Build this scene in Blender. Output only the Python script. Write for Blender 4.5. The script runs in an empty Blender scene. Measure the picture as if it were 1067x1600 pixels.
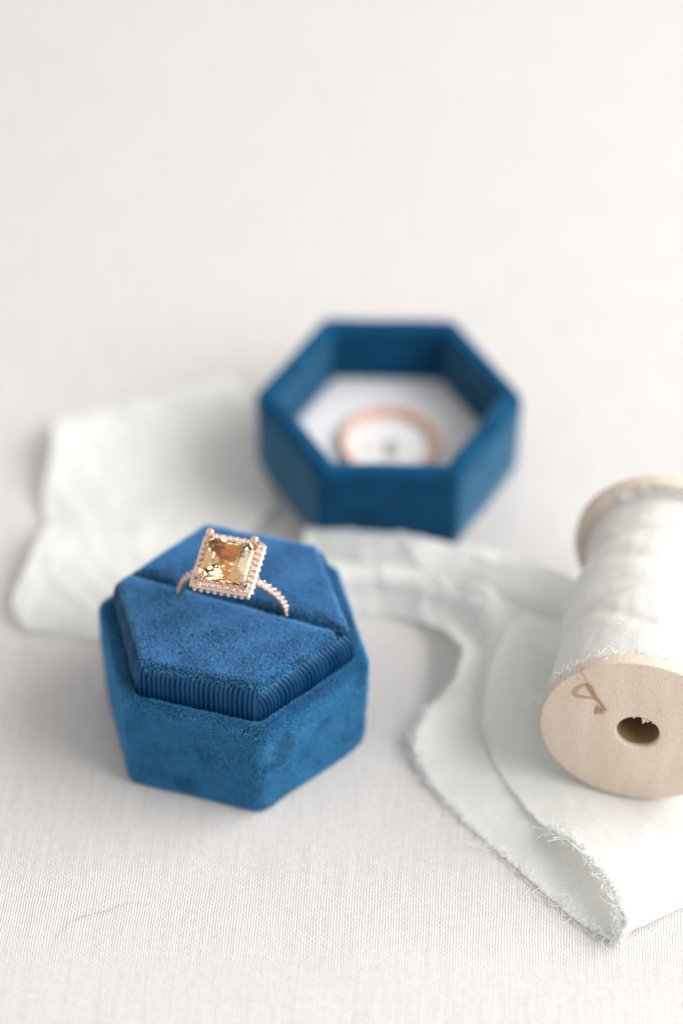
import bpy, bmesh, math, random
import numpy as np
from mathutils import Vector, Matrix, Euler, noise as mnoise

rng = np.random.default_rng(7)
random.seed(7)
MM = 0.001
scene = bpy.context.scene
COL = scene.collection
PI = math.pi

# ------------------------------------------------------------------ camera
F_PX, PITCH, ROLL, CAM_H = 4444.0, 0.747, 0.016, 408.06      # photo is 1067 x 1600
_F = np.array([0, math.cos(PITCH), -math.sin(PITCH)]); _X = np.array([1.0, 0, 0]); _U = np.cross(_X, _F)
CX = _X * math.cos(ROLL) + _U * math.sin(ROLL)
CU = -_X * math.sin(ROLL) + _U * math.cos(ROLL)
CPOS = np.array([0, 0, CAM_H])
cam = bpy.data.cameras.new("camera")
cam.sensor_fit = 'VERTICAL'; cam.sensor_height = 36; cam.sensor_width = 24
cam.lens = F_PX * 36 / 1600
cam.clip_start = 0.02; cam.clip_end = 20
cam.dof.use_dof = True
cam.dof.focus_distance = 0.522
cam.dof.aperture_fstop = 4.0
cam.dof.aperture_blades = 0
camo = bpy.data.objects.new("camera", cam); COL.objects.link(camo)
_m = Matrix.Identity(4)
for i in range(3):
    _m[i][0] = CX[i]; _m[i][1] = CU[i]; _m[i][2] = -_F[i]; _m[i][3] = CPOS[i] * MM
camo.matrix_world = _m
scene.camera = camo

def at(px, py, z=0.0):
    """point of the table scene (mm) seen at a photo pixel, at height z"""
    d = _F + CX * (px - 533.5) / F_PX + CU * (800 - py) / F_PX
    return CPOS + d * ((z - CAM_H) / d[2])

# ------------------------------------------------------------------ light
world = bpy.data.worlds.new("World"); scene.world = world
world.use_nodes = True
wb = world.node_tree.nodes["Background"]
wb.inputs[0].default_value = (1.0, 0.985, 0.97, 1)
wb.inputs[1].default_value = 0.63
def window_light(name, az, el, dist, size, power, color):
    L = bpy.data.lights.new(name, 'AREA'); L.shape = 'RECTANGLE'
    L.size = size[0]; L.size_y = size[1]; L.energy = power; L.color = color
    o = bpy.data.objects.new(name, L); COL.objects.link(o)
    d = Vector((math.cos(el) * math.cos(az), math.cos(el) * math.sin(az), math.sin(el)))
    o.location = Vector((0, .39, 0)) + d * dist
    o.rotation_euler = d.to_track_quat('Z', 'Y').to_euler()
    return o
window_light("window_light", math.radians(-4), math.radians(38), 0.95, (1.25, 0.65), 15.5, (1.0, 0.995, 0.99))
scene.view_settings.view_transform = 'Standard'
scene.view_settings.look = 'None'
scene.view_settings.exposure = 0.10
scene.view_settings.gamma = 1.0

# ------------------------------------------------------------------ helpers
def mat(name):
    m = bpy.data.materials.new(name); m.use_nodes = True
    nt = m.node_tree
    return m, nt, nt.nodes["Principled BSDF"]
def N(nt, t, **kw):
    n = nt.nodes.new(t)
    for k, v in kw.items():
        setattr(n, k, v)
    return n
def L(nt, a, b): nt.links.new(a, b)
def math_n(nt, op, a, b=None, c=None):
    n = N(nt, 'ShaderNodeMath', operation=op)
    for i, v in enumerate((a, b, c)):
        if v is None: continue
        if hasattr(v, 'is_linked') or hasattr(v, 'links'): L(nt, v, n.inputs[i])
        else: n.inputs[i].default_value = v
    return n.outputs[0]

def link(o, parent=None):
    COL.objects.link(o)
    if parent is not None: o.parent = parent
    return o
def mk(name, V, Fc, m, parent=None, sharp=None, smooth=True):
    """one mesh object; V in mm, in the space of its parent"""
    me = bpy.data.meshes.new(name)
    V = np.asarray(V, float) * MM
    me.from_pydata(V.tolist(), [], [tuple(int(i) for i in f) for f in Fc])
    if smooth: me.shade_smooth()
    if sharp is not None: me.set_sharp_from_angle(angle=math.radians(sharp))
    if m: me.materials.append(m)
    return link(bpy.data.objects.new(name, me), parent)
def mk_tris(name, V, m, parent=None, k=3, normals=None):
    """fast soup of k-gons"""
    n = len(V) // k
    me = bpy.data.meshes.new(name)
    me.vertices.add(n * k); me.vertices.foreach_set("co", (np.asarray(V) * MM).astype(np.float32).ravel())
    me.loops.add(n * k); me.loops.foreach_set("vertex_index", np.arange(n * k, dtype=np.int32))
    me.polygons.add(n); me.polygons.foreach_set("loop_start", np.arange(0, n * k, k, dtype=np.int32))
    me.update(calc_edges=True)
    if m: me.materials.append(m)
    o = link(bpy.data.objects.new(name, me), parent)
    o["kind"] = "stuff"
    return o
def thing(name, label, cat, loc=(0, 0, 0), rot=None, group=None):
    o = bpy.data.objects.new(name, None); COL.objects.link(o)
    o.empty_display_size = 0.01
    if rot is not None:
        M = rot.to_4x4()
        M.translation = Vector(loc) * MM
        o.matrix_world = M
    else:
        o.location = Vector(loc) * MM
    o["label"] = label; o["category"] = cat
    if group: o["group"] = group
    return o

class MB:
    def __init__(s): s.V = []; s.F = []
    def add(s, V, Fc):
        b = len(s.V); s.V += [tuple(v) for v in V]; s.F += [tuple(i + b for i in f) for f in Fc]
    def tube(s, pts, r, n=6, cap=True):
        pts = [Vector(p) for p in pts]; k = len(pts)
        rs = r if hasattr(r, '__len__') else [r] * k
        V = []; up = None
        for i, p in enumerate(pts):
            t = (pts[min(i + 1, k - 1)] - pts[max(i - 1, 0)])
            if t.length < 1e-9: t = Vector((0, 0, 1))
            t.normalize()
            if up is None:
                up = t.orthogonal().normalized()
            else:
                up = (up - t * up.dot(t))
                up = up.normalized() if up.length > 1e-6 else t.orthogonal().normalized()
            b = t.cross(up)
            for j in range(n):
                a = 2 * PI * j / n
                V.append(p + (up * math.cos(a) + b * math.sin(a)) * rs[i])
        Fc = []
        for i in range(k - 1):
            for j in range(n):
                Fc.append((i * n + j, i * n + (j + 1) % n, (i + 1) * n + (j + 1) % n, (i + 1) * n + j))
        if cap:
            Fc.append(tuple(reversed(range(n)))); Fc.append(tuple((k - 1) * n + j for j in range(n)))
        s.add(V, Fc)
    def ball(s, c, r, nu=8, nv=6, sq=(1, 1, 1)):
        V = [(c[0], c[1], c[2] + r * sq[2])]; Fc = []
        for i in range(1, nv):
            th = PI * i / nv
            for j in range(nu):
                ph = 2 * PI * j / nu
                V.append((c[0] + r * sq[0] * math.sin(th) * math.cos(ph), c[1] + r * sq[1] * math.sin(th) * math.sin(ph), c[2] + r * sq[2] * math.cos(th)))
        V.append((c[0], c[1], c[2] - r * sq[2]))
        for j in range(nu):
            Fc.append((0, 1 + j, 1 + (j + 1) % nu))
            Fc.append((len(V) - 1, 1 + (nv - 2) * nu + (j + 1) % nu, 1 + (nv - 2) * nu + j))
        for i in range(nv - 2):
            for j in range(nu):
                a = 1 + i * nu
                Fc.append((a + j, a + nu + j, a + nu + (j + 1) % nu, a + (j + 1) % nu))
        s.add(V, Fc)
    def build(s, name, m, parent=None, sharp=None, smooth=True):
        return mk(name, s.V, s.F, m, parent, sharp, smooth)

def fbm(p, sc, seed=0, oct=3):
    v = 0; a = 1
    q = Vector(p) * sc + Vector((seed * 13.7, seed * 7.1, seed * 3.3))
    for i in range(oct):
        v += a * mnoise.noise(q); q = q * 2.03; a *= .5
    return v

def rings_faces(nr, n, close=True):
    Fc = []
    for i in range(nr - 1):
        for j in range(n if close else n - 1):
            Fc.append((i * n + j, i * n + (j + 1) % n, (i + 1) * n + (j + 1) % n, (i + 1) * n + j))
    return Fc

def catmull(P, t):
    P = np.asarray(P, float); n = len(P)
    x = t * (n - 1); i = min(int(x), n - 2); f = x - i
    p0 = P[max(i - 1, 0)]; p1 = P[i]; p2 = P[i + 1]; p3 = P[min(i + 2, n - 1)]
    return 0.5 * ((2 * p1) + (-p0 + p2) * f + (2 * p0 - 5 * p1 + 4 * p2 - p3) * f * f + (-p0 + 3 * p1 - 3 * p2 + p3) * f ** 3)

# ------------------------------------------------------------------ materials
def velvet_mat(name, base, tint, sheen=.55, srough=.35, speck=.35):
    m, nt, b = mat(name)
    b.inputs["Roughness"].default_value = .85
    b.inputs["Specular IOR Level"].default_value = .15
    b.inputs["Sheen Weight"].default_value = sheen
    b.inputs["Sheen Roughness"].default_value = srough
    b.inputs["Sheen Tint"].default_value = (*tint, 1)
    tc = N(nt, 'ShaderNodeTexCoord')
    n1 = N(nt, 'ShaderNodeTexNoise'); n1.inputs["Scale"].default_value = 2600; n1.inputs["Detail"].default_value = 2
    n2 = N(nt, 'ShaderNodeTexNoise'); n2.inputs["Scale"].default_value = 240; n2.inputs["Detail"].default_value = 3
    L(nt, tc.outputs["Object"], n1.inputs["Vector"]); L(nt, tc.outputs["Object"], n2.inputs["Vector"])
    s = math_n(nt, 'ADD', math_n(nt, 'MULTIPLY', n1.outputs[0], speck), math_n(nt, 'MULTIPLY', n2.outputs[0], .55))
    r = N(nt, 'ShaderNodeMapRange'); r.inputs[1].default_value = .25; r.inputs[2].default_value = .7
    r.inputs[3].default_value = .55; r.inputs[4].default_value = 1.5
    L(nt, s, r.inputs[0])
    mx = N(nt, 'ShaderNodeMix', data_type='RGBA', blend_type='MULTIPLY'); mx.inputs[0].default_value = 1
    mx.inputs[6].default_value = (*base, 1)
    cmb = N(nt, 'ShaderNodeCombineXYZ')
    for i in range(3): L(nt, r.outputs[0], cmb.inputs[i])
    L(nt, cmb.outputs[0], mx.inputs[7]); L(nt, mx.outputs[2], b.inputs["Base Color"])
    bp = N(nt, 'ShaderNodeBump'); bp.inputs["Strength"].default_value = .6; bp.inputs["Distance"].default_value = .0003
    L(nt, n1.outputs[0], bp.inputs["Height"]); L(nt, bp.outputs[0], b.inputs["Normal"])
    return m
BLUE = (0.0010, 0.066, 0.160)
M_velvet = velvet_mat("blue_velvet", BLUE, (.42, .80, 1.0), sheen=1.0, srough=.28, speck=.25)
M_pile_lit, nt, b = mat("velvet_pile")  # cushion copy of the velvet: lit sheen is put into this paler colour
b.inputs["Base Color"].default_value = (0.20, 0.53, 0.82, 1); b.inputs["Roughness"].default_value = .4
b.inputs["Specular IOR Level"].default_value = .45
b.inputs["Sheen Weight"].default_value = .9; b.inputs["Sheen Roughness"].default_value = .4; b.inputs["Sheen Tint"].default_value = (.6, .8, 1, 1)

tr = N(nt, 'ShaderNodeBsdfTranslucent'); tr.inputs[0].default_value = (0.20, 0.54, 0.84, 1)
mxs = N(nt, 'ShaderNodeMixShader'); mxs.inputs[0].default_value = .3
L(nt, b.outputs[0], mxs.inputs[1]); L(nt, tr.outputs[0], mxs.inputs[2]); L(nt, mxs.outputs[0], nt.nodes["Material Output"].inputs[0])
M_pile_shaded, nt, b = mat("velvet_pile_shaded")  # same velvet on the shell, weaker light on its sides put into colour
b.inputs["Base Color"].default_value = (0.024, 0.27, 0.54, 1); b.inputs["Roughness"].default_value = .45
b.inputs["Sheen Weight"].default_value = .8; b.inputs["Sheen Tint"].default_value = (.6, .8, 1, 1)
M_gros, nt, b = mat("grosgrain")
b.inputs["Base Color"].default_value = (0.0015, 0.045, 0.135, 1); b.inputs["Specular Tint"].default_value = (.5, .8, 1, 1); b.inputs["Roughness"].default_value = .4
b.inputs["Specular IOR Level"].default_value = .5
b.inputs["Sheen Weight"].default_value = .0
tc = N(nt, 'ShaderNodeTexCoord'); nz = N(nt, 'ShaderNodeTexNoise'); nz.inputs["Scale"].default_value = 3500
L(nt, tc.outputs["Object"], nz.inputs["Vector"])
bp = N(nt, 'ShaderNodeBump'); bp.inputs["Strength"].default_value = .8; bp.inputs["Distance"].default_value = .00014
L(nt, nz.outputs[0], bp.inputs["Height"]); L(nt, bp.outputs[0], b.inputs["Normal"])

M_gold, nt, b = mat("rose_gold")
b.inputs["Base Color"].default_value = (0.95, 0.66, 0.51, 1); b.inputs["Metallic"].default_value = 1
b.inputs["Roughness"].default_value = .13
M_gold_soft, nt, b = mat("rose_gold_satin")
b.inputs["Base Color"].default_value = (0.95, 0.70, 0.58, 1); b.inputs["Metallic"].default_value = 1
b.inputs["Roughness"].default_value = .3

M_gem, nt, b = mat("champagne_gem")
b.inputs["Base Color"].default_value = (1.0, 0.63, 0.29, 1); b.inputs["Roughness"].default_value = 0
b.inputs["IOR"].default_value = 1.85; b.inputs["Transmission Weight"].default_value = 1
M_stone, nt, b = mat("clear_stone")
b.inputs["Base Color"].default_value = (1, 1, 1, 1); b.inputs["Roughness"].default_value = 0.02
b.inputs["IOR"].default_value = 2.2; b.inputs["Transmission Weight"].default_value = .7

M_satin, nt, b = mat("white_satin")
b.inputs["Base Color"].default_value = (.80, .79, .79, 1); b.inputs["Roughness"].default_value = .5
M_print, nt, b = mat("grey_print")
b.inputs["Base Color"].default_value = (.30, .30, .29, 1); b.inputs["Roughness"].default_value = .7

# ribbon: thin white silk, light passes through
M_silk, nt, b = mat("white_silk")
b.inputs["Base Color"].default_value = (.945, .94, .915, 1); b.inputs["Roughness"].default_value = .7
b.inputs["Specular IOR Level"].default_value = .2
b.inputs["Sheen Weight"].default_value = .15
tr = N(nt, 'ShaderNodeBsdfTranslucent'); tr.inputs[0].default_value = (.93, .935, .90, 1)
mxs = N(nt, 'ShaderNodeMixShader'); mxs.inputs[0].default_value = .32
out = nt.nodes["Material Output"]
tc = N(nt, 'ShaderNodeTexCoord')
nz = N(nt, 'ShaderNodeTexNoise'); nz.inputs["Scale"].default_value = 2600; nz.inputs["Detail"].default_value = 2
L(nt, tc.outputs["Object"], nz.inputs["Vector"])
bp = N(nt, 'ShaderNodeBump'); bp.inputs["Strength"].default_value = .5; bp.inputs["Distance"].default_value = .00022
L(nt, nz.outputs[0], bp.inputs["Height"]); L(nt, bp.outputs[0], b.inputs["Normal"]); L(nt, bp.outputs[0], tr.inputs["Normal"])
L(nt, b.outputs[0], mxs.inputs[1]); L(nt, tr.outputs[0], mxs.inputs[2])
# sheer weave: a little of what lies under it shows between the threads
tp = N(nt, 'ShaderNodeBsdfTransparent'); mxt = N(nt, 'ShaderNodeMixShader')
fr = N(nt, 'ShaderNodeMapRange'); fr.inputs[1].default_value = .35; fr.inputs[2].default_value = .65; fr.inputs[3].default_value = .02; fr.inputs[4].default_value = .12
L(nt, nz.outputs[0], fr.inputs[0]); L(nt, fr.outputs[0], mxt.inputs[0])
L(nt, mxs.outputs[0], mxt.inputs[1]); L(nt, tp.outputs[0], mxt.inputs[2]); L(nt, mxt.outputs[0], out.inputs[0])
M_thread, nt, b = mat("silk_thread")
b.inputs["Base Color"].default_value = (.93, .93, .91, 1); b.inputs["Roughness"].default_value = .5
tr = N(nt, 'ShaderNodeBsdfTranslucent'); tr.inputs[0].default_value = (.95, .95, .93, 1)
mxs = N(nt, 'ShaderNodeMixShader'); mxs.inputs[0].default_value = .12
L(nt, b.outputs[0], mxs.inputs[1]); L(nt, tr.outputs[0], mxs.inputs[2]); L(nt, mxs.outputs[0], nt.nodes["Material Output"].inputs[0])

# birch wood
def wood_mat(name, c1, c2, pores):
    m, nt, b = mat(name)
    tc = N(nt, 'ShaderNodeTexCoord'); mp = N(nt, 'ShaderNodeMapping'); mp.inputs["Scale"].default_value = (2.2, .5, .35)
    L(nt, tc.outputs["Object"], mp.inputs["Vector"])
    n1 = N(nt, 'ShaderNodeTexNoise'); n1.inputs["Scale"].default_value = 110; n1.inputs["Detail"].default_value = 5
    n2 = N(nt, 'ShaderNodeTexNoise'); n2.inputs["Scale"].default_value = 1900; n2.inputs["Detail"].default_value = 2
    L(nt, mp.outputs[0], n1.inputs["Vector"]); L(nt, mp.outputs[0], n2.inputs["Vector"])
    cr = N(nt, 'ShaderNodeValToRGB'); e = cr.color_ramp.elements
    e[0].position = .3; e[0].color = (*c2, 1); e[1].position = .72; e[1].color = (*c1, 1)
    L(nt, n1.outputs[0], cr.inputs[0])
    cp = N(nt, 'ShaderNodeValToRGB'); e = cp.color_ramp.elements
    e[0].position = .33; e[0].color = (1 - pores, 1 - pores * 1.15, 1 - pores * 1.35, 1); e[1].position = .47; e[1].color = (1, 1, 1, 1)
    L(nt, n2.outputs[0], cp.inputs[0])
    mx = N(nt, 'ShaderNodeMix', data_type='RGBA', blend_type='MULTIPLY'); mx.inputs[0].default_value = 1
    L(nt, cr.outputs[0], mx.inputs[6]); L(nt, cp.outputs[0], mx.inputs[7]); L(nt, mx.outputs[2], b.inputs["Base Color"])
    b.inputs["Roughness"].default_value = .6; b.inputs["Specular IOR Level"].default_value = .3
    bp = N(nt, 'ShaderNodeBump'); bp.inputs["Strength"].default_value = .3; bp.inputs["Distance"].default_value = .0002
    L(nt, n2.outputs[0], bp.inputs["Height"]); L(nt, bp.outputs[0], b.inputs["Normal"])
    return m
M_wood = wood_mat("birch_wood", (.76, .645, .545), (.65, .53, .435), .15)
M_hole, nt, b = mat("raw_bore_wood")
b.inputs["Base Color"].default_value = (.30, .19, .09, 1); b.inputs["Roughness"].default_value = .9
M_burn, nt, b = mat("burnt_brown")
b.inputs["Base Color"].default_value = (.38, .25, .14, 1); b.inputs["Roughness"].default_value = .8
M_burn_pale, nt, b = mat("scorched_tan")
b.inputs["Base Color"].default_value = (.47, .33, .21, 1); b.inputs["Roughness"].default_value = .8
M_scorch, nt, b = mat("light_scorch")
b.inputs["Base Color"].default_value = (.63, .50, .40, 1); b.inputs["Roughness"].default_value = .8
M_hair, nt, b = mat("dark_hair")
b.inputs["Base Color"].default_value = (.30, .27, .22, 1)

# woven tablecloth
M_cloth, nt, b = mat("woven_linen")
b.inputs["Roughness"].default_value = .9; b.inputs["Specular IOR Level"].default_value = .1
tc = N(nt, 'ShaderNodeTexCoord')
wn = N(nt, 'ShaderNodeTexNoise'); wn.inputs["Scale"].default_value = 55; wn.inputs["Detail"].default_value = 3
mp = N(nt, 'ShaderNodeMapping'); mp.inputs["Rotation"].default_value = (0, 0, math.radians(3))
L(nt, tc.outputs["Object"], mp.inputs["Vector"])
L(nt, mp.outputs[0], wn.inputs["Vector"])
wa = N(nt, 'ShaderNodeVectorMath', operation='SCALE'); wa.inputs[3].default_value = .0012
L(nt, wn.outputs["Color"], wa.inputs[0])
wv = N(nt, 'ShaderNodeVectorMath', operation='ADD'); L(nt, mp.outputs[0], wv.inputs[0]); L(nt, wa.outputs[0], wv.inputs[1])
wn2 = N(nt, 'ShaderNodeTexNoise'); wn2.inputs["Scale"].default_value = 700; wn2.inputs["Detail"].default_value = 2
L(nt, mp.outputs[0], wn2.inputs["Vector"])
wa2 = N(nt, 'ShaderNodeVectorMath', operation='SCALE'); wa2.inputs[3].default_value = .0003; L(nt, wn2.outputs["Color"], wa2.inputs[0])
wv2 = N(nt, 'ShaderNodeVectorMath', operation='ADD'); L(nt, wv.outputs[0], wv2.inputs[0]); L(nt, wa2.outputs[0], wv2.inputs[1]); wv = wv2
sx = N(nt, 'ShaderNodeSeparateXYZ'); L(nt, wv.outputs[0], sx.inputs[0])
PU, PV = .00051, .00053
su = math_n(nt, 'SINE', math_n(nt, 'MULTIPLY', sx.outputs[0], PI / PU))
sv = math_n(nt, 'SINE', math_n(nt, 'MULTIPLY', sx.outputs[1], PI / PV))
pr = math_n(nt, 'MULTIPLY', su, sv)
hw = math_n(nt, 'MULTIPLY_ADD', pr, .8, math_n(nt, 'MULTIPLY', math_n(nt, 'ABSOLUTE', su), .5))
hf = math_n(nt, 'MULTIPLY_ADD', pr, -.8, math_n(nt, 'MULTIPLY', math_n(nt, 'ABSOLUTE', sv), .5))
# slubs: some threads are thicker
mps = N(nt, 'ShaderNodeMapping'); mps.inputs["Scale"].default_value = (2000, 60, 1); L(nt, mp.outputs[0], mps.inputs["Vector"])
sl = N(nt, 'ShaderNodeTexNoise'); sl.inputs["Scale"].default_value = 1; sl.inputs["Detail"].default_value = 1; L(nt, mps.outputs[0], sl.inputs["Vector"])
mps2 = N(nt, 'ShaderNodeMapping'); mps2.inputs["Scale"].default_value = (60, 1800, 1); L(nt, mp.outputs[0], mps2.inputs["Vector"])
sl2 = N(nt, 'ShaderNodeTexNoise'); sl2.inputs["Scale"].default_value = 1; sl2.inputs["Detail"].default_value = 1; L(nt, mps2.outputs[0], sl2.inputs["Vector"])
h = math_n(nt, 'MAXIMUM', math_n(nt, 'ADD', hw, math_n(nt, 'MULTIPLY', sl.outputs[0], .4)), math_n(nt, 'ADD', hf, math_n(nt, 'MULTIPLY', sl2.outputs[0], .6)))
bp = N(nt, 'ShaderNodeBump'); bp.inputs["Strength"].default_value = .85; bp.inputs["Distance"].default_value = .00017
L(nt, h, bp.inputs["Height"]); L(nt, bp.outputs[0], b.inputs["Normal"])
cn = N(nt, 'ShaderNodeTexNoise'); cn.inputs["Scale"].default_value = 900; cn.inputs["Detail"].default_value = 3
L(nt, mp.outputs[0], cn.inputs["Vector"])
cr = N(nt, 'ShaderNodeValToRGB'); e = cr.color_ramp.elements
e[0].position = .3; e[0].color = (.655, .624, .60, 1); e[1].position = .6; e[1].color = (.755, .73, .71, 1)
L(nt, math_n(nt, 'ADD', math_n(nt, 'MULTIPLY', cn.outputs[0], .5), math_n(nt, 'MULTIPLY', sl.outputs[0], .5)), cr.inputs[0])
L(nt, cr.outputs[0], b.inputs["Base Color"])

# ------------------------------------------------------------------ tablecloth (the setting)
nx, ny = 150, 260
V = []
for j in range(ny):
    for i in range(nx):
        u = (i / (nx - 1) * 2 - 1); v = j / (ny - 1)
        x = 900 * u * abs(u) ** .6; y = -250 + 2250 * v ** 1.15
        V.append((x, y, -.14 + .13 * fbm((x, y, 0), .02)))
Fc = [(j * nx + i, j * nx + i + 1, (j + 1) * nx + i + 1, (j + 1) * nx + i) for j in range(ny - 1) for i in range(nx - 1)]
cloth = mk("tablecloth", V, Fc, M_cloth)
cloth["kind"] = "structure"
cloth["label"] = "off white woven tablecloth under everything"

# ------------------------------------------------------------------ hexagonal shells
def hex_ring(R, z, rc=2.0, na=5, ns=10, lump=0.0, seed=0):
    """outline of a rounded hexagon, starts at the corner at angle 0; same count for all R"""
    P = []; ap = R * math.cos(PI / 6)
    for k in range(6):
        a = k * PI / 3
        c = np.array([math.cos(a), math.sin(a)]) * (R - rc / math.cos(PI / 6))
        arc = [c + rc * np.array([math.cos(a + t), math.sin(a + t)]) for t in np.linspace(-PI / 6, PI / 6, na)]
        P += arc
        a2 = a + PI / 3
        c2 = np.array([math.cos(a2), math.sin(a2)]) * (R - rc / math.cos(PI / 6))
        nxt = c2 + rc * np.array([math.cos(a2 - PI / 6), math.sin(a2 - PI / 6)])
        for s in range(1, ns):
            P.append(arc[-1] + (nxt - arc[-1]) * s / ns)
    out = []
    for p in P:
        d = lump * fbm((p[0], p[1], z), .16, seed) if lump else 0
        n = p / (np.linalg.norm(p) + 1e-9)
        out.append((p[0] + n[0] * d, p[1] + n[1] * d, z + (lump * .6 * fbm((p[0], p[1], z), .2, seed + 5) if lump and z > 1 else 0)))
    return out
NH = 6 * (5 + 9)

def loft(rings):
    V = [v for r in rings for v in r]
    return V, rings_faces(len(rings), len(rings[0]))

def pile(name, V, Fc, parent, dens, length, nap, mtl, width=.08, jitter=.3, mask=None):
    """short velvet fibres standing on the faces (real blades), nap = lean direction"""
    V = np.asarray(V, float); T = []
    for f in Fc:
        for k in range(1, len(f) - 1): T.append((f[0], f[k], f[k + 1]))
    T = np.array(T); A, B, C = V[T[:, 0]], V[T[:, 1]], V[T[:, 2]]
    n = np.cross(B - A, C - A); ar = np.linalg.norm(n, axis=1) / 2
    n = n / (2 * ar[:, None] + 1e-12)
    cnt = int(ar.sum() * dens)
    idx = rng.choice(len(T), cnt, p=ar / ar.sum())
    u = rng.random((cnt, 2)); fl = u.sum(1) > 1; u[fl] = 1 - u[fl]
    P = A[idx] + (B - A)[idx] * u[:, :1] + (C - A)[idx] * u[:, 1:]
    nn = n[idx]
    if mask is not None:
        keep = rng.random(cnt) < mask(P, nn)
        P, nn = P[keep], nn[keep]; cnt = len(P)
    # nap patches: the lean wanders over the cloth
    ph = np.sin(P[:, 0] * .55 + 1.3 * np.sin(P[:, 1] * .4)) * np.cos(P[:, 2] * .5 + P[:, 1] * .33)
    cell = np.floor(P / .34).astype(np.int64)
    hsh = np.sin(cell @ np.array([12.9898, 78.233, 37.719]))[:, None] * np.array([43758.5453, 22578.1459, 19642.349])
    tuft = (hsh - np.floor(hsh)) * 2 - 1
    d = nn + tuft * .42 + np.asarray(nap) * (0.75 + .45 * ph[:, None]) + rng.normal(0, jitter, (cnt, 3))
    d /= np.linalg.norm(d, axis=1)[:, None]
    ln = length * rng.uniform(.6, 1.15, cnt)[:, None]
    s = np.cross(d, rng.normal(0, 1, (cnt, 3))); s /= np.linalg.norm(s, axis=1)[:, None] + 1e-9
    w = width * rng.uniform(.7, 1.3, cnt)[:, None]
    out = np.empty((cnt * 3, 3))
    out[0::3] = P - s * w / 2 - nn * .05; out[1::3] = P + s * w / 2 - nn * .05; out[2::3] = P + d * ln
    return mk_tris(name, out, mtl, parent)

# ------------------------------------------------------------------ ring box base
BX, BY, BROT = -20.34, 381.97, -0.282
box = thing("ring_box", "blue velvet hexagonal ring box base with ribbed ribbon band holding the engagement ring", "ring box",
            (BX, BY, 0), Matrix.Rotation(BROT, 3, 'Z'))
HS = 22.9
prof = [(25.6, 0.05), (26.3, .3), (26.6, 1.0), (26.75, 4), (26.9, 8), (27.0, 12), (27.15, 16), (27.25, 19), (27.3, 20.8), (27.15, 21.9), (26.6, 22.6),
        (25.7, HS), (25.0, HS - .05), (24.4, HS - .25), (24.0, HS - .8), (23.75, HS - 1.8), (23.6, HS - 4)]
rg = [hex_ring(R, z, 2.2, lump=.18 if 0 < i < len(prof) - 3 else 0, seed=1) for i, (R, z) in enumerate(prof)]
V, Fc = loft(rg)
Fc.append(tuple(reversed(range(NH))))
shell = mk("shell", V, Fc, M_velvet, box)
pile("velvet_pile", V, [f for f in Fc if len(f) == 4], shell, 120, .45, (0, 0, -.5), M_pile_shaded,
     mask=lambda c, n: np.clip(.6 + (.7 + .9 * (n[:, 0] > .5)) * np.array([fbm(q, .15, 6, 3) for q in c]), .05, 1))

# grosgrain band: ribs pressed into real ridges
RB, RH0, RH1 = 23.3, 20.5, 29.6
ns_side = 200; nv = 22
V = []
per = []
for k in range(6):
    a0, a1 = k * PI / 3, (k + 1) * PI / 3
    p0 = np.array([math.cos(a0), math.sin(a0)]) * RB; p1 = np.array([math.cos(a1), math.sin(a1)]) * RB
    nrm = np.array([math.cos((a0 + a1) / 2), math.sin((a0 + a1) / 2)])
    for s in range(ns_side):
        t = s / ns_side
        per.append((p0 + (p1 - p0) * t, nrm, t, k))
np_ = len(per)
for i in range(nv):
    v = i / (nv - 1)
    z = RH0 + (RH1 - RH0) * v
    roll_in = .9 * max(0, (v - .72) / .28) ** 2.2
    for (p, nrm, t, k) in per:
        lean = {5: 1.0, 4: .12}.get(k, .3)
        # ribs sweep sideways where the band is pulled over its upper edge
        sh = lean * (-2.0 * max(0, (v - .45) / .55) ** 1.6 - .7 * (1 - v) * (1 - v) + .12 * math.sin(t * 17 + v * 3))
        bulge = .28 * math.sin(PI * min(1, v * 1.1))
        phase = (t * RB - sh) / .93
        rib = .52 * (abs(math.sin(PI * phase)) ** 1.1) * (1 + .25 * math.sin(phase * 5.3))
        cr = .25 * (max(0, 1 - min(t, 1 - t) * RB / .8)) ** 2
        q = p + nrm * (rib + bulge - roll_in) - p / RB * cr
        V.append((q[0], q[1], z - .35 * roll_in + .1 * fbm((p[0], p[1], 0), .15, 9)))
Fc = rings_faces(nv, np_)
mk("ribbon_band", V, Fc, M_gros, box, sharp=60)

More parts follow.
